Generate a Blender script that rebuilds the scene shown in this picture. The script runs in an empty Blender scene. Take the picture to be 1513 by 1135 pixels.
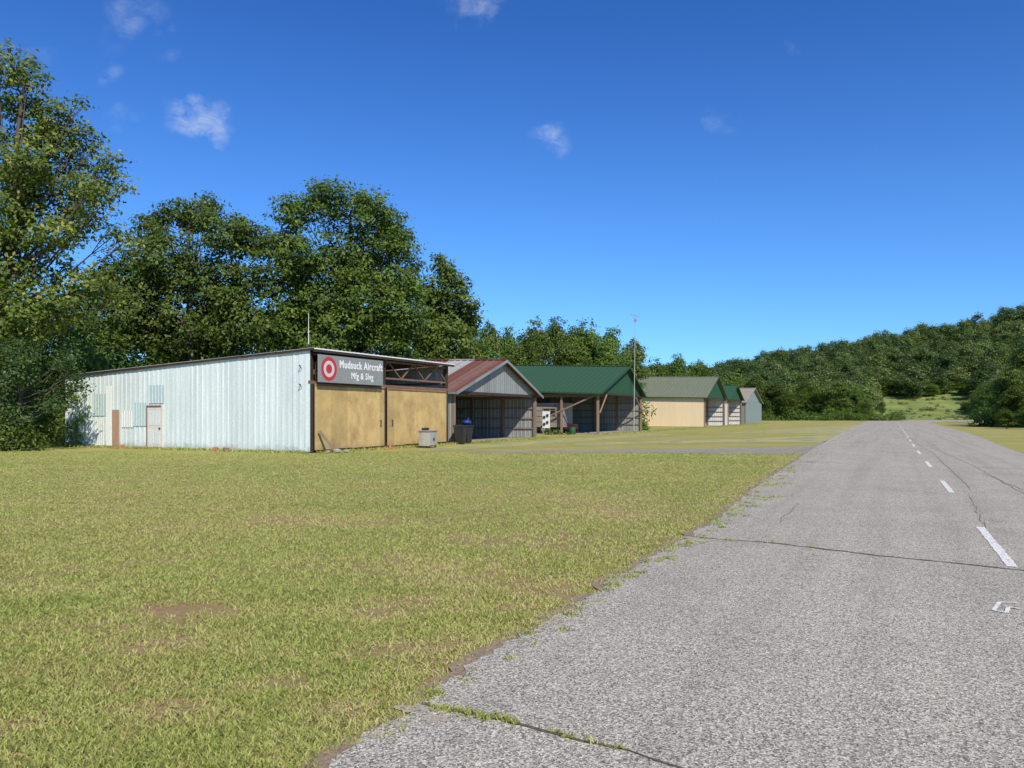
import bpy, math, random
import numpy as np
from mathutils import Vector, noise
random.seed(7); rng=np.random.default_rng(11)
scene=bpy.context.scene
COL=scene.collection
F=1136.0; CX=756.5; HY=613.0; CH=1.65
U=(0.4393,0.8983); N=(-0.8983,0.4393)
ANG=math.atan2(U[1],U[0])
A=(-8.64,32.9)
def gp(px,py):
    d=CH*F/(py-HY); return ((px-CX)/F*d,d)
def wp(px,py,d):
    return ((px-CX)/F*d,d,CH+(HY-py)/F*d)
def Ls(px):
    k=(px-CX)/F; return (A[0]-A[1]*k)/(0.8983+0.4393*k)
def line(t,l=0): return (A[0]+U[0]*t+N[0]*l, A[1]+U[1]*t+N[1]*l)

# ---------------------------------------------------------------- materials
def newmat(name):
    m=bpy.data.materials.new(name); m.use_nodes=True
    nt=m.node_tree; b=nt.nodes['Principled BSDF']; return m,nt,b
def nd(nt,t,**k):
    n=nt.nodes.new(t)
    for a,v in k.items(): setattr(n,a,v)
    return n
def ramp(nt,src,stops):
    r=nd(nt,'ShaderNodeValToRGB'); e=r.color_ramp.elements
    while len(e)<len(stops): e.new(0.5)
    for i,(p,c) in enumerate(stops):
        e[i].position=p; e[i].color=(c[0],c[1],c[2],1) if hasattr(c,'__len__') else (c,c,c,1)
    nt.links.new(src,r.inputs[0]); return r.outputs[0]
def nz(nt,vec,scale,detail=4,rough=0.6,st=(1,1,1),dist=0.0):
    mp=nd(nt,'ShaderNodeMapping'); mp.inputs['Scale'].default_value=st
    nt.links.new(vec,mp.inputs[0])
    n=nd(nt,'ShaderNodeTexNoise'); n.inputs['Scale'].default_value=scale
    n.inputs['Detail'].default_value=detail; n.inputs['Roughness'].default_value=rough; n.inputs['Distortion'].default_value=dist
    nt.links.new(mp.outputs[0],n.inputs['Vector']); return n.outputs['Fac']
def mix(nt,fac,a,b,mode='MIX'):
    m=nd(nt,'ShaderNodeMix',data_type='RGBA',blend_type=mode)
    if hasattr(fac,'links'): nt.links.new(fac,m.inputs[0])
    else: m.inputs[0].default_value=fac
    for s,v in ((m.inputs[6],a),(m.inputs[7],b)):
        if hasattr(v,'links'): nt.links.new(v,s)
        else: s.default_value=(v[0],v[1],v[2],1)
    return m.outputs[2]
def bump(nt,b,src,st=0.3,dist=0.01):
    n=nd(nt,'ShaderNodeBump'); n.inputs['Strength'].default_value=st; n.inputs['Distance'].default_value=dist
    nt.links.new(src,n.inputs['Height']); nt.links.new(n.outputs[0],b.inputs['Normal'])
def mrange(nt,src,a,b,c,d):
    mr=nd(nt,'ShaderNodeMapRange'); nt.links.new(src,mr.inputs['Value'])
    for k,v in (('From Min',a),('From Max',b),('To Min',c),('To Max',d)): mr.inputs[k].default_value=v
    return mr.outputs[0]
def weathered(name,c,dirt=(0.12,0.08,0.05),amt=0.35,rough=0.55,metal=0.0,stz=0.12,panel=None,pw=0.9,pv=0.1,sc=2.0,alt=None,foot=False):
    m,nt,b=newmat(name); tc=nd(nt,'ShaderNodeTexCoord').outputs['Object']
    col=c; sx=nd(nt,'ShaderNodeSeparateXYZ'); nt.links.new(tc,sx.inputs[0])
    if panel is not None:
        mu=nd(nt,'ShaderNodeMath',operation='MULTIPLY'); mu.inputs[1].default_value=1/pw
        nt.links.new(sx.outputs[panel],mu.inputs[0])
        fl=nd(nt,'ShaderNodeMath',operation='FLOOR'); nt.links.new(mu.outputs[0],fl.inputs[0])
        wn=nd(nt,'ShaderNodeTexWhiteNoise',noise_dimensions='1D'); nt.links.new(fl.outputs[0],wn.inputs['W'])
        if alt: col=ramp(nt,wn.outputs['Value'],[(0.0,c),(0.58,c),(0.60,alt),(1,[x*0.85 for x in alt])])
        else: col=ramp(nt,wn.outputs['Value'],[(0,[x*(1-pv) for x in c]),(1,[min(1,x*(1+pv)) for x in c])])
    n1=nz(nt,tc,sc,6,0.7,(1,1,stz)); f=ramp(nt,n1,[(0.42,0),(0.72,1)])
    g=nd(nt,'ShaderNodeMath',operation='MULTIPLY'); g.inputs[1].default_value=amt; nt.links.new(f,g.inputs[0])
    col=mix(nt,g.outputs[0],col,dirt)
    n2=nz(nt,tc,9,5,0.6); col=mix(nt,0.5,col,ramp(nt,n2,[(0.3,0.7),(0.7,1.0)]),'MULTIPLY')
    if foot:
        n5=nz(nt,tc,3,5,0.7); ad=nd(nt,'ShaderNodeMath',operation='ADD'); nt.links.new(sx.outputs[2],ad.inputs[0]); nt.links.new(n5,ad.inputs[1])
        col=mix(nt,ramp(nt,ad.outputs[0],[(0.35,0.75),(0.85,0)]),col,(0.24,0.17,0.11))
    nt.links.new(col,b.inputs['Base Color']); b.inputs['Roughness'].default_value=rough; b.inputs['Metallic'].default_value=metal
    bump(nt,b,n2,0.15,0.01)
    return m
M={}
M['pale']=weathered('pale_mint_painted_steel',(0.76,0.84,0.81),(0.55,0.63,0.61),0.6,0.6,panel=1,pw=0.92,pv=0.05,sc=1.4,stz=0.2,foot=True)
M['patch']=weathered('patched_teal_steel',(0.52,0.64,0.64),(0.40,0.46,0.45),0.4,0.5)
M['patch2']=weathered('patched_white_steel',(0.74,0.77,0.73),(0.5,0.5,0.46),0.4,0.5)
M['rustboard']=weathered('tan_board',(0.48,0.30,0.19),(0.28,0.17,0.1),0.5,0.8)
M['whitedoor']=weathered('aged_white_paint',(0.74,0.69,0.62),(0.42,0.32,0.24),0.45,0.6)
M['tan']=weathered('tan_plywood',(0.58,0.41,0.165),(0.30,0.19,0.075),0.85,0.85,stz=0.7,sc=1.1,panel=0,pw=1.22,pv=0.15,foot=True)
M['black']=weathered('dark_rusty_steel',(0.035,0.025,0.02),(0.10,0.05,0.03),0.5,0.7)
M['rusty']=weathered('rusty_truss_steel',(0.22,0.12,0.08),(0.11,0.06,0.04),0.6,0.8)
M['roofgrey']=weathered('grey_roof_steel',(0.36,0.36,0.35),(0.15,0.12,0.1),0.4,0.5)
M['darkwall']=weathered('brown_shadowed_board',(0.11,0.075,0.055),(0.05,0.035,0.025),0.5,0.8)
M['striperoof']=weathered('rust_and_white_roof',(0.16,0.055,0.033),(0.09,0.045,0.035),0.45,0.8,panel=1,pw=0.95,alt=(0.44,0.42,0.39))
M['greysteel']=weathered('galvanised_steel',(0.27,0.29,0.285),(0.18,0.15,0.12),0.5,0.55,0.1,panel=0,pw=0.9,pv=0.16)
M['greysteely']=weathered('galvanised_side_steel',(0.34,0.35,0.34),(0.18,0.14,0.11),0.4,0.5,0.1,panel=1,pw=0.9,pv=0.14)
M['green']=weathered('green_roof_steel',(0.025,0.085,0.035),(0.035,0.065,0.035),0.4,0.7)
M['greengable']=weathered('green_gable_steel',(0.014,0.075,0.030),(0.02,0.05,0.03),0.3,0.65)
M['sage']=weathered('sage_grey_roof',(0.175,0.195,0.12),(0.12,0.11,0.08),0.4,0.65)
M['beige']=weathered('beige_steel',(0.80,0.63,0.39),(0.6,0.46,0.28),0.2,0.6,panel=1,pw=1,pv=0.02)
M['white']=weathered('white_steel',(0.74,0.73,0.70),(0.4,0.38,0.34),0.3,0.5)
M['tanroof']=weathered('tan_grey_roof',(0.36,0.31,0.22),(0.2,0.17,0.13),0.35,0.6)
M['teal']=weathered('teal_grey_steel',(0.22,0.28,0.27),(0.14,0.17,0.16),0.3,0.5)
M['conc']=weathered('old_concrete',(0.36,0.32,0.27),(0.2,0.14,0.1),0.5,0.9)
M['signgrey']=weathered('sign_grey',(0.27,0.285,0.28),(0.20,0.21,0.205),0.4,0.6)
M['signred']=weathered('sign_red',(0.55,0.03,0.04),(0.38,0.04,0.05),0.3,0.5)
M['signwhite']=weathered('sign_white',(0.84,0.84,0.82),(0.7,0.7,0.68),0.15,0.5)
M['signpale']=weathered('sign_pale_grey',(0.60,0.60,0.59),(0.4,0.4,0.39),0.3,0.5)
M['plastic']=weathered('black_plastic',(0.02,0.02,0.022),(0.05,0.05,0.05),0.3,0.45)
M['bluetarp']=weathered('blue_plastic_bag',(0.02,0.04,0.22),(0.02,0.03,0.12),0.3,0.35)
M['stainless']=weathered('dull_metal',(0.50,0.48,0.43),(0.25,0.2,0.15),0.5,0.45,0.2)
M['orange']=weathered('orange_plastic',(0.55,0.14,0.04),(0.3,0.1,0.05),0.3,0.6)
M['mower']=weathered('dark_red_enamel',(0.05,0.012,0.01),(0.03,0.02,0.02),0.3,0.6)
M['greenpl']=weathered('green_plastic',(0.02,0.10,0.04),(0.03,0.05,0.03),0.3,0.5)
M['glass']=weathered('dark_glass',(0.02,0.025,0.03),(0.02,0.02,0.02),0.1,0.1)
M['wood']=weathered('weathered_wood',(0.28,0.20,0.135),(0.13,0.085,0.06),0.5,0.85)
M['trailer']=weathered('grimy_trailer_paint',(0.34,0.29,0.24),(0.14,0.1,0.08),0.6,0.7)
M['bark']=weathered('bark',(0.11,0.085,0.065),(0.04,0.03,0.025),0.6,0.9,stz=0.3,sc=6)
def foliage(name,dark,midc,light,trans=0.36):
    m,nt,b=newmat(name)
    at=nd(nt,'ShaderNodeAttribute',attribute_name='rnd')
    oi=nd(nt,'ShaderNodeObjectInfo')
    c=ramp(nt,at.outputs['Fac'],[(0,dark),(0.55,midc),(1,light)])
    hs=nd(nt,'ShaderNodeHueSaturation'); nt.links.new(c,hs.inputs['Color'])
    nt.links.new(mrange(nt,oi.outputs['Random'],0,1,.49,.508),hs.inputs['Hue'])
    nt.links.new(mrange(nt,oi.outputs['Random'],0,1,.8,1.2),hs.inputs['Value'])
    c=hs.outputs[0]
    nt.links.new(c,b.inputs['Base Color']); b.inputs['Roughness'].default_value=0.5
    b.inputs['Specular IOR Level'].default_value=0.3
    tr=nd(nt,'ShaderNodeBsdfTranslucent'); nt.links.new(mix(nt,1.0,c,(1.4,1.4,0.5),'MULTIPLY'),tr.inputs['Color'])
    mx=nd(nt,'ShaderNodeMixShader'); mx.inputs[0].default_value=trans
    out=[n for n in nt.nodes if n.type=='OUTPUT_MATERIAL'][0]
    nt.links.new(b.outputs[0],mx.inputs[1]); nt.links.new(tr.outputs[0],mx.inputs[2]); nt.links.new(mx.outputs[0],out.inputs[0])
    return m
M['leaf']=foliage('broad_leaves',(0.035,0.07,0.012),(0.11,0.18,0.027),(0.25,0.32,0.06))
M['leafy']=foliage('yellow_lit_leaves',(0.045,0.075,0.013),(0.135,0.185,0.03),(0.38,0.37,0.08))  # lightest leaves tinted yellow, putting sunlit highlights into the leaf colour
M['conifer']=foliage('conifer_leaves',(0.025,0.055,0.014),(0.06,0.11,0.024),(0.13,0.18,0.04),0.25)
M['far']=foliage('distant_leaves',(0.045,0.075,0.022),(0.095,0.14,0.037),(0.19,0.22,0.065),0.3)
M['bushleaf']=foliage('bush_leaves',(0.05,0.095,0.016),(0.13,0.20,0.035),(0.25,0.32,0.07))

def groundcolor(nt,tc):
    a=nz(nt,tc,0.22,5,0.6); b_=nz(nt,tc,1.3,6,0.7); c=nz(nt,tc,14,5,0.75)
    col=ramp(nt,c,[(0.25,(0.24,0.24,0.065)),(0.5,(0.42,0.415,0.125)),(0.75,(0.57,0.52,0.22))])
    col=mix(nt,ramp(nt,b_,[(0.43,0),(0.66,0.8)]),col,(0.52,0.41,0.20))
    col2=ramp(nt,c,[(0.25,(0.18,0.22,0.055)),(0.5,(0.34,0.38,0.10)),(0.75,(0.49,0.50,0.175))])
    col=mix(nt,ramp(nt,a,[(0.36,0.0),(0.58,1)]),col2,col)
    d=nz(nt,tc,0.55,7,0.74)
    col=mix(nt,ramp(nt,d,[(0.55,0),(0.68,0.8)]),col,(0.44,0.28,0.165))
    return col,c
m,nt,b=newmat('ground_grass'); tc=nd(nt,'ShaderNodeTexCoord').outputs['Object']
c,h=groundcolor(nt,tc); c=mix(nt,1.0,c,(0.84,0.79,0.74),'MULTIPLY')
sp=nd(nt,'ShaderNodeSeparateXYZ'); nt.links.new(tc,sp.inputs[0])
s4=nz(nt,tc,20,6,.8); soilc=ramp(nt,s4,[(.35,(.17,.10,.055)),(.55,(.32,.205,.12)),(.75,(.46,.33,.21))])
c=mix(nt,mrange(nt,sp.outputs[1],12,31,.6,0.0),c,soilc)
me_=nz(nt,tc,.12,6,.7); meadow=ramp(nt,me_,[(.35,(.13,.18,.05)),(.55,(.22,.27,.08)),(.75,(.32,.31,.13))])
c=mix(nt,mrange(nt,sp.outputs[1],205,235,0,.9),c,meadow)
nt.links.new(c,b.inputs['Base Color']); b.inputs['Roughness'].default_value=0.95
b.inputs['Specular IOR Level'].default_value=0.1
bump(nt,b,h,0.6,0.05); M['ground']=m
m,nt,b=newmat('grass_blades'); tc=nd(nt,'ShaderNodeTexCoord').outputs['Object']
c,h=groundcolor(nt,tc); at=nd(nt,'ShaderNodeAttribute',attribute_name='rnd')
c=mix(nt,ramp(nt,at.outputs['Fac'],[(0.0,0.6),(0.5,0.45),(1,0.5)]),c,ramp(nt,at.outputs['Fac'],[(0,(0.20,0.30,0.055)),(0.45,(0.43,0.49,0.115)),(0.8,(0.62,0.58,0.22)),(1,(0.74,0.58,0.34))]))
nt.links.new(c,b.inputs['Base Color']); b.inputs['Roughness'].default_value=0.5; b.inputs['Specular IOR Level'].default_value=0.25
tr=nd(nt,'ShaderNodeBsdfTranslucent'); nt.links.new(c,tr.inputs['Color']); mx=nd(nt,'ShaderNodeMixShader'); mx.inputs[0].default_value=0.3
out=[n for n in nt.nodes if n.type=='OUTPUT_MATERIAL'][0]
nt.links.new(b.outputs[0],mx.inputs[1]); nt.links.new(tr.outputs[0],mx.inputs[2]); nt.links.new(mx.outputs[0],out.inputs[0]); M['blade']=m
def asphalt(name,grassy=None,base=0.46):
    m,nt,b=newmat(name); tc=nd(nt,'ShaderNodeTexCoord').outputs['Object']
    v=nd(nt,'ShaderNodeTexVoronoi'); v.inputs['Scale'].default_value=105; nt.links.new(tc,v.inputs['Vector'])
    sx=nd(nt,'ShaderNodeSeparateColor'); nt.links.new(v.outputs['Color'],sx.inputs[0])
    k=base; w_=lambda f: (min(1,k*f*1.03),min(1,k*f*.94),min(1,k*f*.775))
    col=ramp(nt,sx.outputs[0],[(0,w_(.28)),(0.3,w_(.76)),(0.7,w_(1.22)),(1,w_(1.95))])
    n0=nz(nt,tc,150,3,0.7); col=mix(nt,0.8,col,ramp(nt,n0,[(0.34,0.35),(0.58,1.0)]),'MULTIPLY')
    n1=nz(nt,tc,0.5,6,0.65); col=mix(nt,1.0,col,ramp(nt,n1,[(0.3,(0.86,0.86,0.86)),(0.7,(1.05,1.04,1.02))]),'MULTIPLY')
    mp=nd(nt,'ShaderNodeMapping'); mp.vector_type='TEXTURE'; mp.inputs['Rotation'].default_value=(0,0,ANG); mp.inputs['Scale'].default_value=(26,0.6,1); nt.links.new(tc,mp.inputs[0])
    n4=nd(nt,'ShaderNodeTexNoise'); n4.inputs['Scale'].default_value=1.3; n4.inputs['Detail'].default_value=6; nt.links.new(mp.outputs[0],n4.inputs['Vector'])
    col=mix(nt,1.0,col,ramp(nt,n4.outputs['Fac'],[(0.3,(0.88,0.88,0.88)),(0.5,(1,1,1)),(.72,(1.06,1.05,1.03))]),'MULTIPLY')
    n2=nz(nt,tc,3.0,8,0.75); col=mix(nt,1.0,col,ramp(nt,n2,[(0.25,(0.80,0.80,0.80)),(0.45,(1,1,1))]),'MULTIPLY')
    if grassy:
        g,_=groundcolor(nt,tc); n3=nz(nt,tc,0.55,8,0.75)
        col=mix(nt,ramp(nt,n3,[(grassy[0],0),(grassy[1],1)]),col,g)
    nt.links.new(col,b.inputs['Base Color']); b.inputs['Roughness'].default_value=0.9
    b.inputs['Specular IOR Level'].default_value=0.1
    bump(nt,b,v.outputs['Distance'],0.35,0.006); return m
M['asphalt']=asphalt('weathered_asphalt'); M['taxi']=asphalt('patchy_asphalt',(0.57,0.65),0.36); M['taxi2']=asphalt('grassy_asphalt',(0.40,0.54),0.33)
m,nt,b=newmat('worn_white_paint'); tc=nd(nt,'ShaderNodeTexCoord').outputs['Object']
n0=nz(nt,tc,26,8,0.85); c=mix(nt,ramp(nt,n0,[(0.46,0),(0.58,1)]),(0.86,0.83,0.76),(0.48,0.45,0.38)); nt.links.new(c,b.inputs['Base Color']); b.inputs['Roughness'].default_value=0.7; M['paint']=m
def dirtmat(name,a,b_,c_):
    m,nt,b=newmat(name); tc=nd(nt,'ShaderNodeTexCoord').outputs['Object']
    n0=nz(nt,tc,30,6,0.8); c=ramp(nt,n0,[(0.35,a),(0.6,b_),(0.8,c_)]); nt.links.new(c,b.inputs['Base Color']); b.inputs['Roughness'].default_value=1; bump(nt,b,n0,.6,.01); return m
M['crack']=dirtmat('crack_dirt',(0.05,0.04,0.03),(0.15,0.12,0.08),(0.28,0.23,0.15))
M['dirt']=dirtmat('dirt_edge',(0.16,0.11,0.07),(0.34,0.25,0.16),(0.48,0.38,0.26))
M['gravel']=dirtmat('pale_gravel_dust',(0.28,0.24,0.17),(0.46,0.40,0.31),(0.60,0.54,0.44))

# ---------------------------------------------------------------- helpers
def link(o,parent=None):
    COL.objects.link(o)
    if parent: o.parent=parent
    return o
def empty(name,loc,rot=0,label=None,cat=None,group=None,kind=None):
    o=bpy.data.objects.new(name,None); o.empty_display_size=0.3; o.location=loc if len(loc)==3 else (*loc,0); o.rotation_euler=(0,0,rot)
    if label:o['label']=label
    if cat:o['category']=cat
    if group:o['group']=group
    if kind:o['kind']=kind
    return link(o)
class P:
    def __init__(s): s.v=[];s.f=[];s.m=[];s.mats=[]
    def mi(s,mat):
        if mat not in s.mats: s.mats.append(mat)
        return s.mats.index(mat)
    def add(s,vs,fs,mat):
        o=len(s.v); s.v+= [tuple(v) for v in vs]; i=s.mi(mat)
        for f in fs: s.f.append(tuple(o+k for k in f)); s.m.append(i)
    def box(s,x0,x1,y0,y1,z0,z1,mat):
        s.add([(x0,y0,z0),(x1,y0,z0),(x1,y1,z0),(x0,y1,z0),(x0,y0,z1),(x1,y0,z1),(x1,y1,z1),(x0,y1,z1)],
              [(0,3,2,1),(4,5,6,7),(0,1,5,4),(1,2,6,5),(2,3,7,6),(3,0,4,7)],mat)
    def beam(s,p,q,w,mat,h=None):
        p=Vector(p);q=Vector(q);d=(q-p).normalized(); h=h or w
        up=Vector((0,0,1)) if abs(d.z)<0.95 else Vector((1,0,0))
        a=d.cross(up).normalized()*w/2; b_=a.cross(d).normalized()*h/2
        vs=[p-a-b_,p+a-b_,p+a+b_,p-a+b_,q-a-b_,q+a-b_,q+a+b_,q-a+b_]
        s.add(vs,[(0,1,2,3),(7,6,5,4),(0,4,5,1),(1,5,6,2),(2,6,7,3),(3,7,4,0)],mat)
    def cyl(s,p,q,r0,r1,mat,n=14):
        p=Vector(p);q=Vector(q);d=(q-p).normalized(); up=Vector((0,0,1)) if abs(d.z)<0.95 else Vector((1,0,0))
        a=d.cross(up).normalized(); b_=a.cross(d).normalized(); vs=[]
        for c,r in ((p,r0),(q,r1)):
            for i in range(n):
                t=2*math.pi*i/n; vs.append(c+a*r*math.cos(t)+b_*r*math.sin(t))
        s.add(vs,[(i,(i+1)%n,n+(i+1)%n,n+i) for i in range(n)]+[tuple(range(n))[::-1],tuple(range(n,2*n))],mat)
    def ribbed(s,bot,top,nrm,mat,n,amp=0.03,jit=0.0,duty=0.3):
        prof=[(0,0),(duty*0.3,1),(duty*0.8,1),(duty*1.1,0)]
        S=[];
        for i in range(n):
            for a,h in prof: S.append(((i+a)/n,h))
        S.append((1,0)); nrm=Vector(nrm); vs=[];fs=[]
        for i,(a,h) in enumerate(S):
            j=Vector((random.uniform(-jit,jit),random.uniform(-jit,jit),random.uniform(-jit,jit)))
            vs.append(Vector(bot(a))+nrm*amp*h); vs.append(Vector(top(a))+nrm*amp*h+j)
        for i in range(len(S)-1): fs.append((2*i,2*i+2,2*i+3,2*i+1))
        s.add(vs,fs,mat)
    def obj(s,name,parent=None,label=None,loc=None,rot=None,bevel=0):
        me=bpy.data.meshes.new(name); me.from_pydata(s.v,[],s.f); me.update()
        for mt in s.mats: me.materials.append(mt)
        me.polygons.foreach_set('material_index',s.m)
        o=bpy.data.objects.new(name,me)
        if label:o['label']=label
        if loc:o.location=loc
        if rot:o.rotation_euler=rot
        if bevel:
            md=o.modifiers.new('bevel','BEVEL'); md.width=bevel; md.segments=2; md.limit_method='ANGLE'
        return link(o,parent)
def onebox(name,e,*a,mat): p=P(); p.box(*a,mat); return p.obj(name,e)
def onebeam(name,e,*a): p=P(); p.beam(*a); return p.obj(name,e)
def fast(name,V,Q,mat,rnd=None,parent=None,nv=4):
    me=bpy.data.meshes.new(name); V=np.asarray(V,dtype=np.float32); Q=np.asarray(Q,dtype=np.int32)
    me.vertices.add(len(V)); me.vertices.foreach_set('co',V.ravel())
    me.loops.add(Q.size); me.loops.foreach_set('vertex_index',Q.ravel())
    me.polygons.add(len(Q)); me.polygons.foreach_set('loop_start',np.arange(0,Q.size,nv,dtype=np.int32))
    try: me.polygons.foreach_set('loop_total',np.full(len(Q),nv,dtype=np.int32))
    except Exception: pass
    me.update(calc_edges=True); me.materials.append(mat)
    if rnd is not None:
        a=me.attributes.new('rnd','FLOAT','FACE'); a.data.foreach_set('value',np.asarray(rnd,dtype=np.float32))
    o=bpy.data.objects.new(name,me); link(o,parent); return o

# ---------------------------------------------------------------- terrain
sil=[(-3000,540),(900,545),(1040,540),(1090,530),(1140,524),(1200,508),(1290,497),(1370,485),(1460,466),(1513,450),(1650,430),(3500,420)]
def Hk(px):
    for i in range(len(sil)-1):
        if sil[i][0]<=px<=sil[i+1][0]:
            a=(px-sil[i][0])/(sil[i+1][0]-sil[i][0]); y=sil[i][1]+(sil[i+1][1]-sil[i][1])*a
            return max(0,(HY-y)/F*420+1.65-11.5)
    return 20
def terr(x,y):
    if y<225: return 0.0
    px=max(-2500,min(3000,x/y*F+CX)); s=min(1,(y-225)/200); s=s*s*(3-2*s)
    return s*Hk(px)+ s*1.5*noise.noise(Vector((x*0.02,y*0.02,0)))
xs=np.concatenate([[-3000,-1500,-900],np.arange(-600,-100,25),np.arange(-100,500,9),np.arange(500,900,30),[1200,2000,3500]])
ys=np.concatenate([[-1500,-500,-100,-20],np.arange(0,220,20),np.arange(220,520,8),np.arange(520,800,30),[1000,1500,2500,4500]])
V=[(x,y,terr(x,y)) for y in ys for x in xs]; nx=len(xs)
Q=[(j*nx+i,j*nx+i+1,(j+1)*nx+i+1,(j+1)*nx+i) for j in range(len(ys)-1) for i in range(nx-1)]
g=fast('ground',V,Q,M['ground']); g['kind']='structure'; g.data.polygons.foreach_set('use_smooth',[True]*len(Q))

# ---------------------------------------------------------------- runway
edgepx=[(480,1135),(560,1088),(622,1048),(640,1028),(700,982),(780,937),(850,897),(900,862),(960,826),(1015,797),(1060,767),(1110,727),(1150,697),(1178,680),(1190,671),(1205,661),(1225,650),(1250,637),(1275,625),(1284,622)]
E=[gp(*p) for p in edgepx]
def sn(p): return (p[0]*U[0]+p[1]*U[1], p[0]*N[0]+p[1]*N[1])
def fr(s,n): return (s*U[0]+n*N[0], s*U[1]+n*N[1])
ES=[(-60,2.3),(-5,2.3)]+[sn(p) for p in E]; ES.sort()
esx=np.array([e[0] for e in ES]); esn=np.array([e[1] for e in ES])
RS=np.array([-60,0,40,76,172,230]); RN=np.array([-5.0,-5.05,-5.1,-6.4,-7.7,-9])
def edge_n(s): 
    return float(np.interp(s,esx,esn))+ (0.10*noise.noise(Vector((s*1.7,0,3)))+0.06*noise.noise(Vector((s*7,1,3)))+0.03*noise.noise(Vector((s*19,1,7))))*(1 if s<60 else 0)
smax=sn(gp(1300,622))[0]
ss=list(np.arange(-60,-2,5))+list(np.arange(-2,12,0.05))+list(np.arange(12,45,0.2))+list(np.arange(45,smax,4))+[smax]
p=P(); vs=[];fs=[]
for s in ss:
    a=fr(s,edge_n(s)); b_=fr(s,float(np.interp(s,RS,RN)))
    vs+=[(a[0],a[1],-0.03),(a[0],a[1],0.02),(b_[0],b_[1],0.02),(b_[0],b_[1],-0.03)]
for i in range(len(ss)-1):
    o=4*i
    for k in range(3): fs.append((o+k,o+k+1,o+k+5,o+k+4))
p.add(vs,fs,M['asphalt']); r=p.obj('runway'); r['kind']='structure'
p=P(); vs=[];fs=[]; sv=list(np.arange(-2,12,0.08))+list(np.arange(12,32,0.25))
for s in sv:
    e=edge_n(s); w=0.12+0.12*noise.noise(Vector((s*2.3,7,0)))
    a=fr(s,e+max(0.02,w)); vs.append((a[0],a[1],0.012)); a=fr(s,e-0.02); vs.append((a[0],a[1],0.012))
for i in range(len(sv)-1): fs.append((2*i,2*i+1,2*i+3,2*i+2))
p.add(vs,fs,M['dirt']); o=p.obj('dirt_verge'); o['kind']='structure'
def poly(name,pts,z,mat):
    pts=[gp(*q) for q in pts]; p=P(); p.add([(a,b_,z) for a,b_ in pts],[tuple(range(len(pts)))],mat); o=p.obj(name); o['kind']='structure'; return o
poly('taxiway',[(690,669.8),(690,667),(960,664.0),(1110,662.3),(1200,659),(1225,650),(1230,656),(1215,664),(1189,673.5),(1100,671.4),(960,669)],0.008,M['taxi'])
poly('apron',[(850,658.6),(850,655.5),(960,652),(1100,649),(1245,642),(1240,650),(1225,654),(1170,653.5),(1000,655)],0.008,M['taxi2'])
poly('side_apron',[(1060,640),(1180,634),(1276,627),(1262,637),(1240,642),(1180,640)],0.008,M['taxi2'])
poly('hangar_apron',[(600,667),(668,660),(790,652),(900,645),(960,641.5),(1000,642.5),(900,649),(800,657),(690,664)],0.006,M['taxi2'])
poly('side_road',[(1330,624),(1372,624.2),(1440,623),(1500,624),(1420,620.2),(1380,619.8),(1335,621.5)],0.03,M['asphalt'])
p=P()
for j,(px,py,rx,ry) in enumerate([(1045,800,.32,.10),(1022,796,.15,.1),(1085,802,.2,.04),(612,1052,.12,.05),(640,1068,.08,.04),(590,1075,.05,.04)]):
    a=gp(px,py); vs=[];n=36
    for i in range(n):
        t=2*math.pi*i/n; k=1+.9*noise.noise(Vector((math.cos(t)*2.2,math.sin(t)*2.2,j*3.3)))+.4*noise.noise(Vector((math.cos(t)*7,math.sin(t)*7,j*3.3))); vs.append((a[0]+rx*k*math.cos(t),a[1]+ry*k*math.sin(t),.0225+j*.0002))
    p.add(vs,[tuple(range(n))],M['gravel'])
o=p.obj('gravel_dust'); o['kind']='structure'
p=P()
for k in range(-1,20):
    s0=9.75+8.75*k; L=3.25
    vs=[];fs=[];n=40
    for i in range(n+1):
        s=s0+L*i/n; cx=-1.2-0.0045*max(0,s-40)
        for sg in (-1,1):
            a=fr(s,cx+sg*(0.054+random.uniform(-0.010,0.006))); vs.append((a[0],a[1],0.025))
    for i in range(n): fs.append((2*i,2*i+1,2*i+3,2*i+2))
    p.add(vs,fs,M['paint'])
o=p.obj('runway_marking'); o['kind']='structure'
def ribbon(p,pts,w,z,mat,jit=0.0,sub=0.12):
    W=[];
    for i in range(len(pts)-1):
        a=Vector(pts[i]);b_=Vector(pts[i+1]);n=max(1,int((b_-a).length/sub))
        for j in range(n): W.append(a.lerp(b_,j/n))
    W.append(Vector(pts[-1])); vs=[];fs=[]
    for i,q in enumerate(W):
        d=(W[min(i+1,len(W)-1)]-W[max(i-1,0)]).normalized(); pr=Vector((-d.y,d.x))
        off=pr*(jit*(noise.noise(Vector((q.x*2.1,q.y*2.1,w*50)))+0.5*noise.noise(Vector((q.x*8,q.y*8,5))))); ww=w*(1+ (0.9*noise.noise(Vector((q.x*5,q.y*5,9))) if jit else 0))/2
        for sg in (-1,1): c=q+off+pr*sg*max(0.003,ww); vs.append((c.x,c.y,z))
    for i in range(len(W)-1): fs.append((2*i,2*i+1,2*i+3,2*i+2))
    p.add(vs,fs,mat)
p=P() # sprayed survey mark
for i,st in enumerate([[(1477,894),(1504,894.6)],[(1477,894),(1468,906)],[(1468,906),(1487,910)],[(1487,910),(1490,901.5)],[(1490,901.5),(1506,904)]]):
    ribbon(p,[gp(*q) for q in st],0.032,0.026+i*.0006,M['paint'],0.0,0.5)
o=p.obj('painted_mark'); o['kind']='structure'
p=P()
ribbon(p,[gp(*q) for q in [(1012,794),(1060,799),(1120,803),(1200,812),(1300,824),(1400,834),(1513,846),(1600,852),(1700,860)]],0.05,0.024,M['crack'],0.05,0.06)
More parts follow.
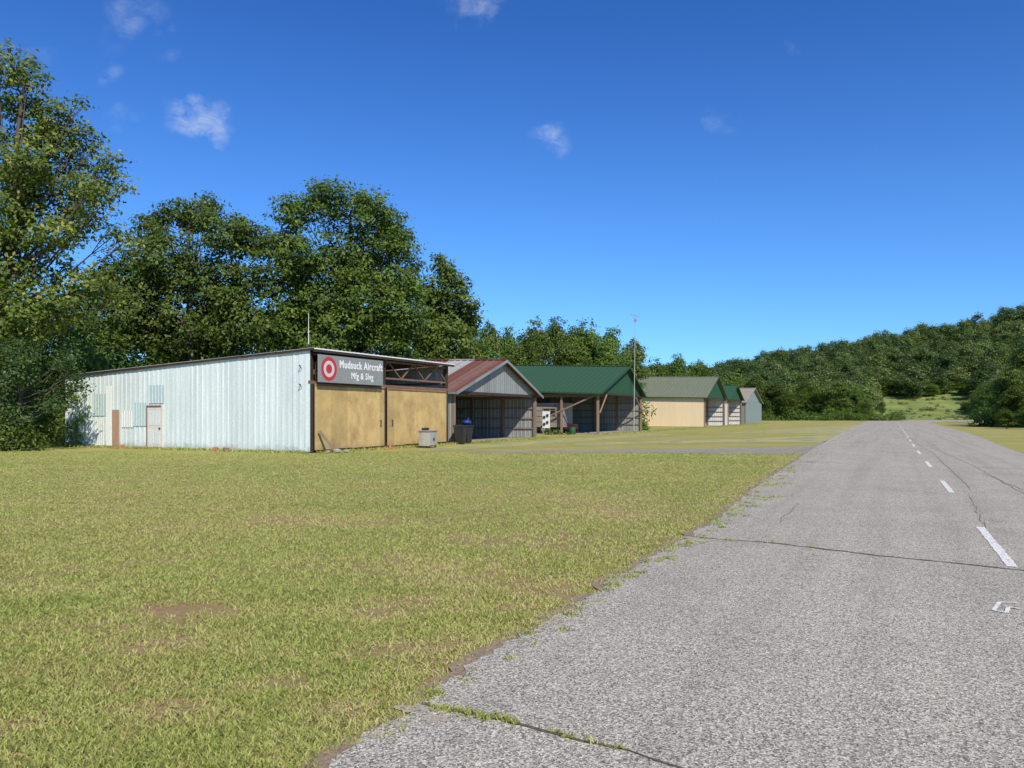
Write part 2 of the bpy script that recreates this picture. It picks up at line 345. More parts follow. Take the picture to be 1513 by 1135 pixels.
ribbon(p,[gp(*q) for q in [(622,1046),(700,1062),(800,1085),(930,1117),(1010,1140),(1150,1180)]],0.02,0.024,M['crack'],0.03,0.05)
for c,w in (([(1180,745),(1150,775)],0.008),([(1432,735),(1445,760),(1455,785)],0.009),([(1450,700),(1513,726)],0.014),([(1330,640),(1380,672),(1435,725)],0.014),([(1340,645),(1440,690),(1513,732)],0.014)):
    ribbon(p,[gp(*q) for q in c],w,0.0235,M['crack'],0.05,0.08)
o=p.obj('runway_crack'); o['kind']='structure'

# ---------------------------------------------------------------- grass
SP=[(*gp(px,py),rx,ry) for px,py,rx,ry in [(690,852,.5,.36),(272,1058,.2,.1),(190,1050,.15,.07),(600,890,.4,.2),(430,1012,.25,.1),(585,960,.3,.14),(20,1075,.14,.07),(640,835,.5,.4),(540,905,.35,.2),(360,965,.25,.12),(860,735,1.0,.9),(470,770,.8,.5),(120,870,.5,.25),(770,800,.7,.4),(500,1050,.18,.08),(310,905,.4,.15),(900,760,.8,.6),(720,900,.25,.15),(210,960,.3,.12)]]
def blades(name,X,Y,hmin,hmax,wk,rn,z0=0.0,parent=None):
    n=len(X); th=rng.uniform(0,2*np.pi,n); lean=rng.uniform(0.35,1.3,n); h=rng.uniform(0,1,n)*(hmax-hmin)+hmin
    ld=rng.uniform(0,2*np.pi,n); w=wk
    bx=np.cos(th)*w; by=np.sin(th)*w
    lx=np.cos(ld)*np.sin(lean)*h; ly=np.sin(ld)*np.sin(lean)*h; lz=np.cos(lean)*h
    V=np.empty((n,4,3)); V[:,0]=np.stack([X-bx,Y-by,np.full(n,z0)],1); V[:,1]=np.stack([X+bx,Y+by,np.full(n,z0)],1)
    V[:,2]=np.stack([X+bx*.7+lx*.55,Y+by*.7+ly*.55,z0+lz*.7],1); V[:,3]=np.stack([X+lx,Y+ly,z0+lz*.95],1)
    Q=np.arange(4*n).reshape(n,4)
    return fast(name,V.reshape(-1,3),Q,M['blade'],rn,parent)
n=780000
d=3.0*np.exp(rng.uniform(0,1,n)**0.85*math.log(34/3.0)); k=rng.uniform(-0.78,0.42,n); X=k*d;Y=d
s=X*U[0]+Y*U[1]; q=X*N[0]+Y*N[1]
en=np.interp(s,esx,esn)+0.08*np.sin(s*3.1)+0.05*np.sin(s*11)+rng.normal(0,0.035,n)
keep=q>en+0.03
X=X[keep];Y=Y[keep];d=d[keep];q=q[keep];en=en[keep]
nb=np.array([(noise.noise(Vector((x*0.9,y*0.9,0))),noise.noise(Vector((x*3.3,y*3.3,4))),noise.noise(Vector((x*11,y*11,8))),noise.noise(Vector((x*26,y*26,2)))) for x,y in zip(X,Y)])
near=np.clip((13-d)/8,0,1)
cl=nb[:,0]*.7+.6*nb[:,1]+.5*nb[:,2]+.75*nb[:,3]*near
thr=-0.36+rng.uniform(-0.45,0.22,len(cl))+near*.12; ex=np.zeros(len(cl))
for (sx_,sy_,rx,ry) in SP:
    e2=((X-sx_)/(rx*1.9))**2+((Y-sy_)/(ry*1.9))**2
    f=np.clip(1-e2,0,1); ex=np.maximum(ex,f)
thr=thr+ex*0.42
keep=cl>thr; X=X[keep];Y=Y[keep];d=d[keep];cl=cl[keep];q=q[keep];en=en[keep];ex=ex[keep];near=near[keep]
rn=np.clip(0.45-0.33*cl+rng.normal(0,0.22,len(X))+ex*.35,0,1); rn=np.where(q-en<0.6,np.clip(rn+0.2,0,1),rn)
o=blades('grass',X,Y,0.014+.006*near,0.037+.016*near,0.0018+0.00055*d,rn); o['kind']='stuff'
wx=[];wy=[]
def tuft(px,py,n,r):
    a=gp(px,py)
    wx.extend(a[0]+rng.normal(0,r,n)); wy.extend(a[1]+rng.normal(0,r*0.7,n))
for i in range(24): tuft(640+i*5.2,1052+i*0.9+random.uniform(-3,3),random.randrange(6,34),0.016)
for i in range(14): tuft(800+i*9,1085+i*2.2+random.uniform(-2,2),random.randrange(2,14),0.013)
for px,py,n,r in [(1105,750,90,0.12),(1140,736,100,0.14),(1130,740,80,.1),(1155,716,80,0.16),(985,828,80,0.05),(930,856,60,0.05),(908,868,50,0.04),(945,850,50,.05),(840,912,50,0.03),(1020,806,50,0.05),(1075,800,30,.05),(1140,805,20,.05),(1200,812,20,.04),(780,940,60,.03),(640,1030,80,.03),(1205,672,60,.2),(1190,684,50,.15)]: tuft(px,py,n,r)
for i in range(150):
    s_=random.uniform(4,27); a=fr(s_,edge_n(s_)-abs(random.gauss(0,.09))*(1+s_*.05)); nn=random.randrange(6,30); r_=random.uniform(.01,.05)*(1+s_*.05)
    wx.extend(a[0]+rng.normal(0,r_,nn)); wy.extend(a[1]+rng.normal(0,r_,nn))
wx=np.array(wx);wy=np.array(wy)
o=blades('weeds',wx,wy,0.02,0.05,0.003+.0004*wy,np.clip(rng.normal(0.3,0.2,len(wx)),0,1),0.02); o['kind']='stuff'
wx=[];wy=[]
for i in range(5200):
    L=random.uniform(0,16); a=line(-0.05-abs(random.gauss(0,0.25)),L); wx.append(a[0]);wy.append(a[1])
for i in range(5000):
    t=random.uniform(0,24); a=line(t,-0.25-abs(random.gauss(0,0.3))); wx.append(a[0]);wy.append(a[1])
for i in range(6000):
    t=random.uniform(34,130); a=line(t,-0.15-abs(random.gauss(0,0.8))); wx.append(a[0]);wy.append(a[1])
wx=np.array(wx);wy=np.array(wy)
o=blades('long_grass',wx,wy,0.06,0.2,np.full(len(wx),0.02),np.clip(rng.normal(0.35,0.2,len(wx)),0,1)); o['kind']='stuff'

# ---------------------------------------------------------------- hangar one
def box_building():
    e=empty('hangar',line(0),ANG,'pale mint corrugated steel hangar with mono-pitch roof and plywood doors','hangar')
    W=11.5;D=16.3
    zt=lambda y:4.42-0.0493*y
    p=P(); p.ribbed(lambda s:(0,D*(1-s),0.05+0.03*math.sin(s*9)),lambda s:(0,D*(1-s),zt(D*(1-s))),(-1,0,0),M['pale'],50,0.011,0.008,duty=.5); p.obj('side_wall',e)
    p=P(); p.ribbed(lambda s:(W,D*s,0),lambda s:(W,D*s,zt(D*s)),(1,0,0),M['pale'],50,0.022); p.obj('side_wall',e)
    p=P(); p.ribbed(lambda s:(W*(1-s),D,0),lambda s:(W*(1-s),D,zt(D)),(0,1,0),M['darkwall'],36,0.02); p.obj('rear_wall',e)
    p=P()
    p.ribbed(lambda s:(-0.08+(W+0.2)*s,-0.30,zt(-0.30)+0.07),lambda s:(-0.08+(W+0.2)*s,D+0.25,zt(D)+0.07),(0,0,1),M['roofgrey'],38,0.025)
    p.add([(-0.08,-0.30,zt(-.30)+.05),(W+.12,-.30,zt(-.30)+.05),(W+.12,D+.25,zt(D)+.05),(-.08,D+.25,zt(D)+.05)],[(0,1,2,3)],M['black'])
    p.obj('roof',e)
    p=P(); y=-0.3
    while y<D+0.1:
        l=random.uniform(1.4,2.6); y2=min(D+0.2,y+l); dz=random.uniform(-0.02,0.02)
        p.beam((-0.08,y,zt(y)+0.02+dz),(-0.08,y2+0.05,zt(y2)+0.01+dz),0.05,M['black'],0.09); y=y2
    p.box(-0.1,W+0.12,-0.34,-0.305,4.45,4.50,M['signwhite']); p.box(-0.1,W+0.12,-0.33,-0.25,4.34,4.445,M['black'])
    p.obj('fascia',e)
    for x in (0.10,5.40,W-0.15): onebox('post',e,x-0.09,x+0.09,-0.02,0.16,0,4.35,mat=M['black'])
    p=P()
    p.box(0,W,-0.03,0.12,2.98,3.12,M['rusty'])
    for y in (0.06,4,8,12):
        z0=3.15 if y<1 else 3.0; z1=zt(y)-0.14
        p.beam((0.1,y,z1),(W-.1,y,z1),0.09,M['rusty']); p.beam((0.1,y,z0+.30),(W-.1,y,z0+.30),0.09,M['rusty'])
        x=0.2;up=True
        while x<W-1: 
            p.beam((x,y,z0+.30 if up else z1),(x+1.12,y,z1 if up else z0+.30),0.06,M['rusty']); x+=1.12; up=not up
    for x in np.arange(1,W,1.5): p.beam((x,0,zt(0)-0.03),(x,D,zt(D)-0.03),0.07,M['wood'])
    p.obj('roof_truss',e)
    p=P()
    for z in (1.2,2.4,3.4): p.beam((0.1,0.2,z),(0.1,D,z),0.09,M['wood']); p.beam((W-.1,.2,z),(W-.1,D,z),.09,M['wood']); p.beam((.1,D-.1,z),(W-.1,D-.1,z),.09,M['wood'])
    p.obj('wall_girt',e)
    for (x0,x1,z0,z1,lab) in ((0.22,5.28,0.10,2.98,'stained tan plywood sliding door'),(5.55,11.15,0.12,2.96,'tan plywood sliding door with dark seams')):
        de=P(); n=4; wdt=(x1-x0)/n
        for i in range(n):
            a=x0+i*wdt; de.box(a+0.004,a+wdt-0.004,-0.10+0.006*(i%2),-0.06,z0+random.uniform(0,0.06),z1,M['tan'])
        de.box(x0,x1,-0.058,-0.03,z0,z1,M['black'])
        de.box(x0,x1,-0.13,-0.105,z1-0.08,z1-0.02,M['rusty'])
        d_=de.obj('hangar_door',e,lab)
        h=P(); xm=x1-0.35 if x0<1 else x0+0.35
        h.box(xm-0.02,xm+0.02,-0.16,-0.14,1.1,1.4,M['black']); h.box(xm-0.02,xm+0.02,-0.14,-0.10,1.1,1.14,M['black']); h.box(xm-0.02,xm+0.02,-0.14,-0.10,1.36,1.40,M['black']); h.obj('handle',d_)
    p=P(); y0,y1=Ls(242),Ls(218)
    p.box(-0.075,-0.03,y0+.08,y1-.08,0.1,2.0,M['whitedoor'])
    for a in (0.25,1.15): 
        for b0,b1 in ((y0+.17,(y0+y1)/2-.04),((y0+y1)/2+.04,y1-.17)): p.box(-0.085,-0.074,b0,b1,a,a+0.7,M['patch2'])
    do=p.obj('door',e,'aged white panelled personnel door')
    p=P(); p.box(-0.09,-0.025,y0-.02,y0+.08,0.05,2.1,M['whitedoor']); p.box(-0.09,-0.025,y1-.08,y1-.02,.05,2.1,M['rusty']); p.box(-0.09,-0.025,y0+.08,y1-.08,2.03,2.1,M['rusty']); p.obj('door_frame',do)
    p=P(); p.cyl((-0.085,y0+.16,1.0),(-0.15,y0+.16,1.0),0.035,0.04,M['black'],10); p.obj('handle',do)
    for a,b_,z0,z1,mt in ((221,243,2.2,3.08,'patch'),(198,217,1.1,2.24,'patch'),(138,157,1.6,2.72,'patch'),(181,198,1.03,1.86,'patch2'),(158,167,0.1,3.1,'patch2'),(142,156,.1,1.5,'patch2')):
        p=P(); y0,y1=Ls(b_),Ls(a); p.ribbed(lambda s:(-0.035,y1+(y0-y1)*s,z0),lambda s:(-0.035,y1+(y0-y1)*s,z1),(-1,0,0),M[mt],5,0.02); p.obj('wall_patch',e,'mismatched sheet metal patch')
    p=P(); p.box(-0.06,-0.03,Ls(177),Ls(167),0.05,1.9,M['rustboard']); p.obj('wall_patch',e,'tan brown board patch')
    for z in (2.95,3.75): p=P(); p.beam((-0.03,0.5,z),(-0.22,0.42,z+0.02),0.03,M['black']); p.beam((-0.22,0.42,z+0.02),(-0.04,0.42,z-0.12),0.02,M['black']); p.obj('bracket',e)
    p=P(); p.box(0.1,W-.1,0.2,D-.1,0.0,0.03,M['conc']); p.obj('floor',e)
    return e
hangar1=box_building()
sg=empty('sign',line(0),ANG,'grey hangar sign with red bullseye emblem and white lettering','sign')
SY=-0.36
p=P(); p.box(0.10,4.80,SY,SY+.04,3.05,4.24,M['signgrey']); p.obj('sign_panel',sg,bevel=0.01)
for x in (0.3,2.5,4.7): p=P(); p.beam((x,SY+.045,3.9),(x,-0.02,3.9),0.05,M['black']); p.beam((x,SY+.045,3.2),(x,-0.02,3.2),0.05,M['black']); p.beam((x,-.04,3.2),(x,-.04,3.9),.04,M['black']); p.obj('sign_bracket',sg)
def disc(p,cx,cz,r0,r1,y,mat,n=48):
    vs=[];fs=[]
    for i in range(n):
        a=2*math.pi*i/n; vs+= [(cx+r0*math.cos(a),y,cz+r0*math.sin(a)),(cx+r1*math.cos(a),y,cz+r1*math.sin(a))]
    for i in range(n): j=(i+1)%n; fs.append((2*i,2*i+1,2*j+1,2*j))
    p.add(vs,fs,mat)
p=P(); disc(p,0.80,3.65,0.001,0.51,SY-.004,M['signpale']); disc(p,0.80,3.65,0.36,0.52,SY-.009,M['signred']); disc(p,0.80,3.65,0.001,0.20,SY-.009,M['signred']); p.obj('bullseye_emblem',sg)
def text(s,x0,x1,zc,parent,name,off=0.012,y=SY-.006,mat='signwhite'):
    cu=bpy.data.curves.new(name,'FONT'); cu.body=s; cu.size=1; cu.offset=off; cu.extrude=0.004; cu.space_character=1.12
    o=bpy.data.objects.new(name,cu); COL.objects.link(o); bpy.context.view_layer.update()
    me=bpy.data.meshes.new_from_object(o.evaluated_get(bpy.context.evaluated_depsgraph_get())); bpy.data.objects.remove(o)
    co=np.empty(len(me.vertices)*3); me.vertices.foreach_get('co',co); co=co.reshape(-1,3)
    mn=co.min(0);mx_=co.max(0); sc=(x1-x0)/(mx_[0]-mn[0]); 
    out=np.stack([x0+(co[:,0]-mn[0])*sc, y-co[:,2]*0.5, zc+(co[:,1]-0.33)*sc*1.15],1)
    me.vertices.foreach_set('co',out.ravel()); me.materials.clear(); me.materials.append(M[mat]); me.update()
    return link(bpy.data.objects.new(name,me),parent)
text('Mudsuck Aircraft',1.52,4.74,3.90,sg,'lettering',0.03)
text('Mfg & Slvg',2.35,4.0,3.42,sg,'lettering',0.02)
e=empty('antenna',line(0.25,0.3),ANG,'thin white whip antenna on the hangar roof','antenna')
p=P(); p.cyl((0,0,4.35),(0,0,6.05),0.018,0.010,M['signwhite'],8); p.obj('mast',e)
p=P(); p.cyl((0,0,4.35),(0,0,4.7),0.04,0.04,M['black'],8); p.obj('mount',e)

# ---------------------------------------------------------------- gable hangars
def gable(label,t0,t1,D,ze,zr,roof,gab,near,far,rise=0.0,girts=True,back='darkwall',posts=(),zg=None,rs=(0.5,),amp=.022):
    e=empty('hangar',line(t0),ANG,label,'hangar',group='row of open gabled hangars'); W=t1-t0; c=W*rs[0]; ov=0.35
    m1=(zr-ze)/c; m2=(zr-ze)/(W-c)
    p=P(); nr=int(D/0.45)
    p.ribbed(lambda s:(-ov,D+.2-(D+.6)*s,ze-m1*ov+rise*(1-s)),lambda s:(c,D+.2-(D+.6)*s,zr+.04+rise*(1-s)),Vector((-m1,0,1)).normalized(),M[roof],nr,0.03)
    p.ribbed(lambda s:(W+ov,-.4+(D+.6)*s,ze-m2*ov+rise*s),lambda s:(c,-.4+(D+.6)*s,zr+.04+rise*s),Vector((m2,0,1)).normalized(),M[roof],nr,0.03)
    p.beam((c,-.42,zr+.08),(c,D+.22,zr+.08+rise),0.3,M[roof],0.06)
    ro=p.obj('roof',e)
    p=P(); p.beam((-ov,-.42,ze-m1*ov-.06),(c,-.42,zr-.03),0.05,M[gab],0.16); p.beam((W+ov,-.42,ze-m2*ov-.06),(c,-.42,zr-.03),0.05,M[gab],0.16)
    p.beam((-ov-.03,-.42,ze-m1*ov-.05),(-ov-.03,D+.2,ze-m1*ov-.05+rise),0.05,M[gab],0.12); p.obj('rake_trim',ro)
    zb=zg or ze
    p=P(); tri=lambda x: ze+m1*x if x<c else ze+m2*(W-x)
    p.ribbed(lambda s:(W*s,0,zb-0.05),lambda s:(W*s,0,max(zb,tri(W*s)-0.01)),(0,-1,0),M[gab],int(W/0.3),0.02); p.obj('gable_wall',e)
    if near: p=P(); p.ribbed(lambda s:(0,D*(1-s),0.04),lambda s:(0,D*(1-s),ze+rise*(1-s)),(-1,0,0),M[near],int(D/0.3),amp); p.obj('side_wall',e)
    if far: p=P(); p.ribbed(lambda s:(W,D*(1-s),0.04),lambda s:(W,D*(1-s),ze+rise*(1-s)),(-1,0,0),M[far],int(D/0.3),0.022); p.obj('side_wall',e)
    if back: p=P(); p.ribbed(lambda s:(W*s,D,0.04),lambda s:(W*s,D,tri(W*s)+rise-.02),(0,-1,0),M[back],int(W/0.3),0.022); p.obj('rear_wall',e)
    for x in (0.08,W-0.08): onebox('post',e,x-.09,x+.09,-.04,.14,0,ze,mat=M['wood'])
    for x,y in posts: onebox('post',e,x-.08,x+.08,y-.08,y+.08,0,ze,mat=M['wood'])
    p=P(); p.box(-.05,W+.05,-.06,.02,zb-.2,zb-.03,M['black'])
    for y in np.arange(0.2,D,3.2):
        p.beam((0,y,ze-.08),(W,y,ze-.08),.09,M['wood'],.16); p.beam((0,y,ze-.05),(c,y,zr-.1),.08,M['wood']); p.beam((W,y,ze-.05),(c,y,zr-.1),.08,M['wood'])
        p.beam((c,y,ze),(c,y,zr-.1),.07,M['wood']); p.beam((c/2,y,(ze+zr)/2),(c,y,ze),.06,M['wood']); p.beam((c+(W-c)/2,y,(ze+zr)/2),(c,y,ze),.06,M['wood'])
    p.obj('roof_truss',e)
    if girts:
        p=P()
        for z in (.7,1.4,2.1,2.8):
            if z<ze-.2:
                p.beam((W-.07,.2,z),(W-.07,D-.1,z),.05,M['wood'],.1); p.beam((.1,D-.08,z),(W-.1,D-.08,z),.05,M['wood'],.1)
        for y in np.arange(2.5,D,2.5): p.box(W-.2,W-.08,y-.07,y+.07,0,ze,M['wood'])
        for x in np.arange(2.5,W,2.5): p.box(x-.07,x+.07,D-.2,D-.08,0,ze,M['wood'])
        p.obj('wall_girt',e)
    p=P(); p.box(.1,W-.1,.1,D-.1,0,.03,M['conc']); p.obj('floor',e)
    return e,W
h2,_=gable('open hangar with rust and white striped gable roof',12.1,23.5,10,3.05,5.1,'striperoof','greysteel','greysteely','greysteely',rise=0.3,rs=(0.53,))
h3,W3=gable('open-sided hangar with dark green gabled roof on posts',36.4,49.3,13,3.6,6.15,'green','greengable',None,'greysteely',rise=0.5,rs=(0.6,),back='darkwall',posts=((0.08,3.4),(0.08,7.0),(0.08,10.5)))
for a in (((0.0,0.1,3.4),(0.0,4.4,1.6),.12,M['wood']),((W3-2.2,-.08,3.3),(W3,-.08,1.8),.1,M['wood']),((0.2,-.08,1.8),(2.0,-.08,3.4),.1,M['wood'])): onebeam('brace',h3,*a)
onebox('eave_beam',h3,-.03,.03,0.2,13,3.2,3.5,mat=M['rusty'])
h4,_=gable('beige steel hangar with sage grey roof and green gable',78.9,93.0,12.5,4.1,7.05,'sage','greengable','beige','white',rise=0.3,rs=(0.54,),back='white',amp=.008)
h5,_=gable('small white hangar with green gable end',96,108,11,4.15,6.4,'green','greengable','white','white',back='white')
h6,_=gable('grey steel hangar with tan roof',111,130,11,3.9,6.5,'tanroof','teal','teal','white',back='teal')
p=P(); p.ribbed(lambda s:(19*s,-.12,.05),lambda s:(19*s,-.12,3.85),(0,-1,0),M['teal'],50,.02); p.obj('hangar_door',h6)
e=empty('antenna_mast',line(45,-0.5),ANG,'tall thin radio mast leaning slightly beside green roofed hangar','antenna')
p=P(); p.cyl((0,0,0),(0.5,0,11.3),0.045,0.03,M['stainless'],8); p.obj('mast',e)
p=P(); p.beam((0.5,-.45,11.0),(0.5,.45,11.3),.05,M['stainless']); 
for i in range(5): p.beam((0.2,-.4+i*.2,11.0+i*.06),(0.8,-.4+i*.2,11.0+i*.06),.025,M['stainless'])
p.box(0.35,0.6,-.12,.12,10.6,10.85,M['stainless']); p.obj('antenna_head',e)

# ---------------------------------------------------------------- small things
def at(t,l): a=line(t,l); return (a[0],a[1],0)
def bin_(t,l,rot,label,mat='plastic'):
    e=empty('wheelie_bin',at(t,l),ANG+rot,label,'bin',group='bins beside the hangar door')
    p=P(); w0,w1,h=.22,.29,.98
    vs=[(-w0,-w0,.06),(w0,-w0,.06),(w0,w0,.06),(-w0,w0,.06),(-w1,-w1,h),(w1,-w1,h),(w1,w1*1.15,h),(-w1,w1*1.15,h)]
    p.add(vs,[(0,3,2,1),(0,1,5,4),(1,2,6,5),(2,3,7,6),(3,0,4,7),(4,5,6,7)],M[mat]); p.box(-.31,.31,-.31,-.27,.92,.98,M[mat]); p.obj('body',e,bevel=.02)
    p=P(); p.add([(-.32,-.34,.985),(.32,-.34,.985),(.32,.36,.985),(-.32,.36,.985),(-.27,-.28,1.07),(.27,-.28,1.07),(.27,.34,1.09),(-.27,.34,1.09)],[(0,3,2,1),(4,5,6,7),(0,1,5,4),(1,2,6,5),(2,3,7,6),(3,0,4,7)],M[mat]); p.cyl((-.25,.4,1.02),(.25,.4,1.02),.02,.02,M[mat],8); p.obj('lid',e,bevel=.01)
    for x in (-.27,.22): p=P(); p.cyl((x,.24,.1),(x+.05,.24,.1),.1,.1,M['plastic'],14); p.obj('wheel',e)
bin_(11.6,-.75,.2,'black wheeled rubbish bin with lid closed'); bin_(12.5,-.6,-.15,'black wheeled rubbish bin under a blue bag')
def blob(p,c,r,mat,seed,n=14,m=9):
    vs=[];fs=[]
    for j in range(m+1):
        ph=math.pi*j/m
        for i in range(n):
            a=2*math.pi*i/n; v=Vector((math.sin(ph)*math.cos(a),math.sin(ph)*math.sin(a),math.cos(ph)))
            k=1+.3*noise.noise(v*2.2+Vector((seed,0,0))); vs.append((c[0]+v.x*r[0]*k,c[1]+v.y*r[1]*k,max(0,c[2]+v.z*r[2]*k)))
    for j in range(m):
        for i in range(n): fs.append((j*n+i,j*n+(i+1)%n,(j+1)*n+(i+1)%n,(j+1)*n+i))
    p.add(vs,fs,mat)
a=at(12.5,-.65); e=empty('bag',(a[0],a[1],1.09),ANG,'crumpled blue plastic bag lying on a black bin','bag')
p=P(); blob(p,(0,0,.13),(.3,.24,.15),M['bluetarp'],3); p.obj('sack',e); p=P(); p.cyl((.1,0,.24),(.16,0,.36),.03,.07,M['bluetarp'],8); p.obj('knot',e)
e=empty('cabinet',at(7.0,-1.5),ANG+.1,'weathered grey metal utility cabinet beside plywood doors','cabinet')
p=P(); p.box(-.42,.42,-.3,.3,.1,.82,M['stainless']); p.obj('body',e,bevel=.015)
for x0,x1 in ((-.40,-.01),(.01,.40)):
    p=P(); p.box(x0,x1,-.325,-.305,.14,.70,M['stainless']); d_=p.obj('door',e,bevel=.006)
    p=P(); xx=-.07 if x0<-.1 else .05; p.box(xx,xx+.02,-.36,-.327,.35,.5,M['black']); p.obj('handle',d_)
p=P(); p.box(-.47,.47,-.34,.34,.822,.87,M['conc']); p.obj('top',e,bevel=.01)
p=P(); p.box(-.2,.25,.05,.25,.872,1.0,M['black']); p.obj('burner',e,bevel=.02)
for x in (-.38,.32):
    for y in (-.27,.21): p=P(); p.box(x,x+.06,y,y+.06,0,.1,M['black']); p.obj('leg',e)
e=empty('traffic_cone',at(4.9,-.7),0,'small faded orange traffic cone by the doors','cone')
p=P(); p.cyl((0,0,.03),(0,0,.26),.09,.03,M['orange'],16); p.obj('cone_body',e); p=P(); p.box(-.13,.13,-.13,.13,0,.03,M['orange']); p.obj('base',e)
e=empty('plank',at(.35,-.6),ANG,'grey weathered plank leaning on the hangar corner','plank'); p=P(); p.beam((.35,-.25,.03),(0,.40,.95),.04,M['wood'],.14); p.obj('board',e)
for i,(t,l,s_) in enumerate([(.7,-.9,.18),(1.05,-1.1,.14),(.2,-.8,.13)]):
    e=empty('concrete_block',at(t,l),random.random()*3,'broken pale concrete block in the grass','block',group='concrete blocks at hangar corner'); p=P(); blob(p,(0,0,s_*.5),(s_,s_*.8,s_*.6),M['conc'],i*7,8,5); p.obj('rubble',e)
for i,px in enumerate((190,327,343)):
    e=empty('brick',at(-.35,Ls(px)),random.random(),'orange clay brick at the wall foot','brick',group='bricks at the wall foot'); p=P(); p.box(-.11,.11,-.1,.1,0,.16,M['orange'] if i!=2 else M['wood']); p.box(-.09,.09,-.11,.11,.163,.19,M['rustboard']); p.obj('clay',e,bevel=.01)
e=empty('trailer',at(36.4+1.6,5.6),ANG,'old grey box trailer parked under the green roof','trailer')
p=P(); p.box(-1.1,1.1,-2.2,2.6,.55,2.7,M['trailer']); 
for z in (1.0,1.5,2.0,2.4): p.box(-1.13,-1.1,-2.2,2.6,z,z+.05,M['wood'])
p.obj('body',e,bevel=.03)
p=P(); p.box(-1.12,-1.105,-1.4,-.2,1.55,2.2,M['glass']); p.obj('window',e)
p=P(); p.box(-.9,.9,-2.22,-2.205,.7,2.5,M['greysteel']); p.obj('door',e)
for y in (-.3,.6):
    p=P(); p.cyl((-1.18,y,.36),(-.95,y,.36),.36,.36,M['plastic'],20); w_=p.obj('wheel',e); p=P(); p.cyl((-1.2,y,.36),(-1.185,y,.36),.18,.18,M['stainless'],14); p.obj('rim',w_)
p=P(); p.beam((0,-2.2,.5),(0,-3.2,.5),.1,M['black']); p.obj('drawbar',e)
e=empty('meter_board',at(36.4-1.2,4.3),ANG,'white utility board with black meter boxes on posts','meter board')
p=P(); p.box(-.06,0,-.34,.34,.5,1.95,M['signwhite']); p.obj('panel',e,bevel=.01)
for y,z in ((-.15,1.6),(.15,1.45),(-.14,1.0),(.15,.85)): p=P(); p.box(-.14,-.062,y-.09,y+.09,z-.11,z+.11,M['plastic']); p.obj('meter',e,bevel=.01)
for y in (-.3,.3): p=P(); p.box(0.003,.1,y-.05,y+.05,0,2.1,M['wood']); p.obj('post',e)
e=empty('barrel',at(36.4-.9,2.0),ANG,'dark green plastic barrel beside hangar post','barrel')
p=P(); p.cyl((0,0,0),(0,0,.3),.26,.29,M['greenpl'],20); p.cyl((0,0,.301),(0,0,.6),.29,.26,M['greenpl'],20); p.obj('drum',e); p=P(); p.cyl((0,0,.601),(0,0,.63),.24,.24,M['plastic'],20); p.obj('lid',e)
e=empty('lawn_tractor',at(36.4+1.3,3.4),ANG,'small dark red lawn tractor parked in the shaded hangar','mower')
p=P(); p.box(-.35,.35,-.95,-.2,.35,.85,M['mower']); p.box(-.4,.4,-.2,.7,.35,.5,M['mower']); p.obj('body',e,bevel=.05)
p=P(); p.box(-.22,.22,.25,.65,.501,.62,M['plastic']); p.box(-.22,.22,.6,.68,.62,1.0,M['plastic']); p.obj('seat',e,bevel=.03)
for x in (-.5,.32):
    for y,r_ in ((-.7,.2),(.45,.3)): p=P(); p.cyl((x,y,r_),(x+.18,y,r_),r_,r_,M['plastic'],18); p.obj('wheel',e)
p=P(); p.beam((0,-.2,.8),(0,.05,1.0),.04,M['plastic']); p.cyl((0,.05,1.0),(0,.08,1.02),.18,.18,M['plastic'],16); p.obj('steering_wheel',e)

# ---------------------------------------------------------------- trees
def crown_arrays(lobes,leaf,cden,lpc,clr,flat=0.6,inner=0.45,na=0.45):
    Cs=[];O=[];R=[]
    for (c,r) in lobes:
        n=max(6,int(cden*4*math.pi*r*r)); v=rng.normal(size=(n,3)); v/=np.linalg.norm(v,axis=1)[:,None]
        nn=np.array([noise.noise(Vector(a*1.7)+Vector(c)) for a in v])
        rad=r*(1-inner*rng.uniform(0,1,n)**1.6)*(1+na*nn)
        Cs.append(np.array(c)+v*rad[:,None]*np.array([1,1,0.88])); O.append(v); R.append(nn*0.3+rng.normal(0,0.12,n))
    Cs=np.concatenate(Cs);O=np.concatenate(O);R=np.concatenate(R)
    n=len(Cs)*lpc; c=np.repeat(Cs,lpc,0)+rng.normal(size=(n,3))*np.array([clr,clr,clr*flat]); o=np.repeat(O,lpc,0); r=np.repeat(R,lpc)
    nrm=o*0.7+np.array([0.1,-0.2,0.45])+rng.normal(size=(n,3))*0.45; nrm/=np.linalg.norm(nrm,axis=1)[:,None]
    a=rng.normal(size=(n,3)); a-=nrm*np.sum(a*nrm,1)[:,None]; a/=np.linalg.norm(a,axis=1)[:,None]; b_=np.cross(nrm,a)
    l=leaf*rng.uniform(0.6,1.3,n)[:,None]
    V=np.stack([c-a*l,c+b_*l*0.55+nrm*l*.1,c+a*l,c-b_*l*0.55+nrm*l*.1],1).reshape(-1,3)
    rn=np.clip(0.45+r+rng.normal(0,0.16,n),0,1); return V,np.arange(4*n).reshape(n,4),rn
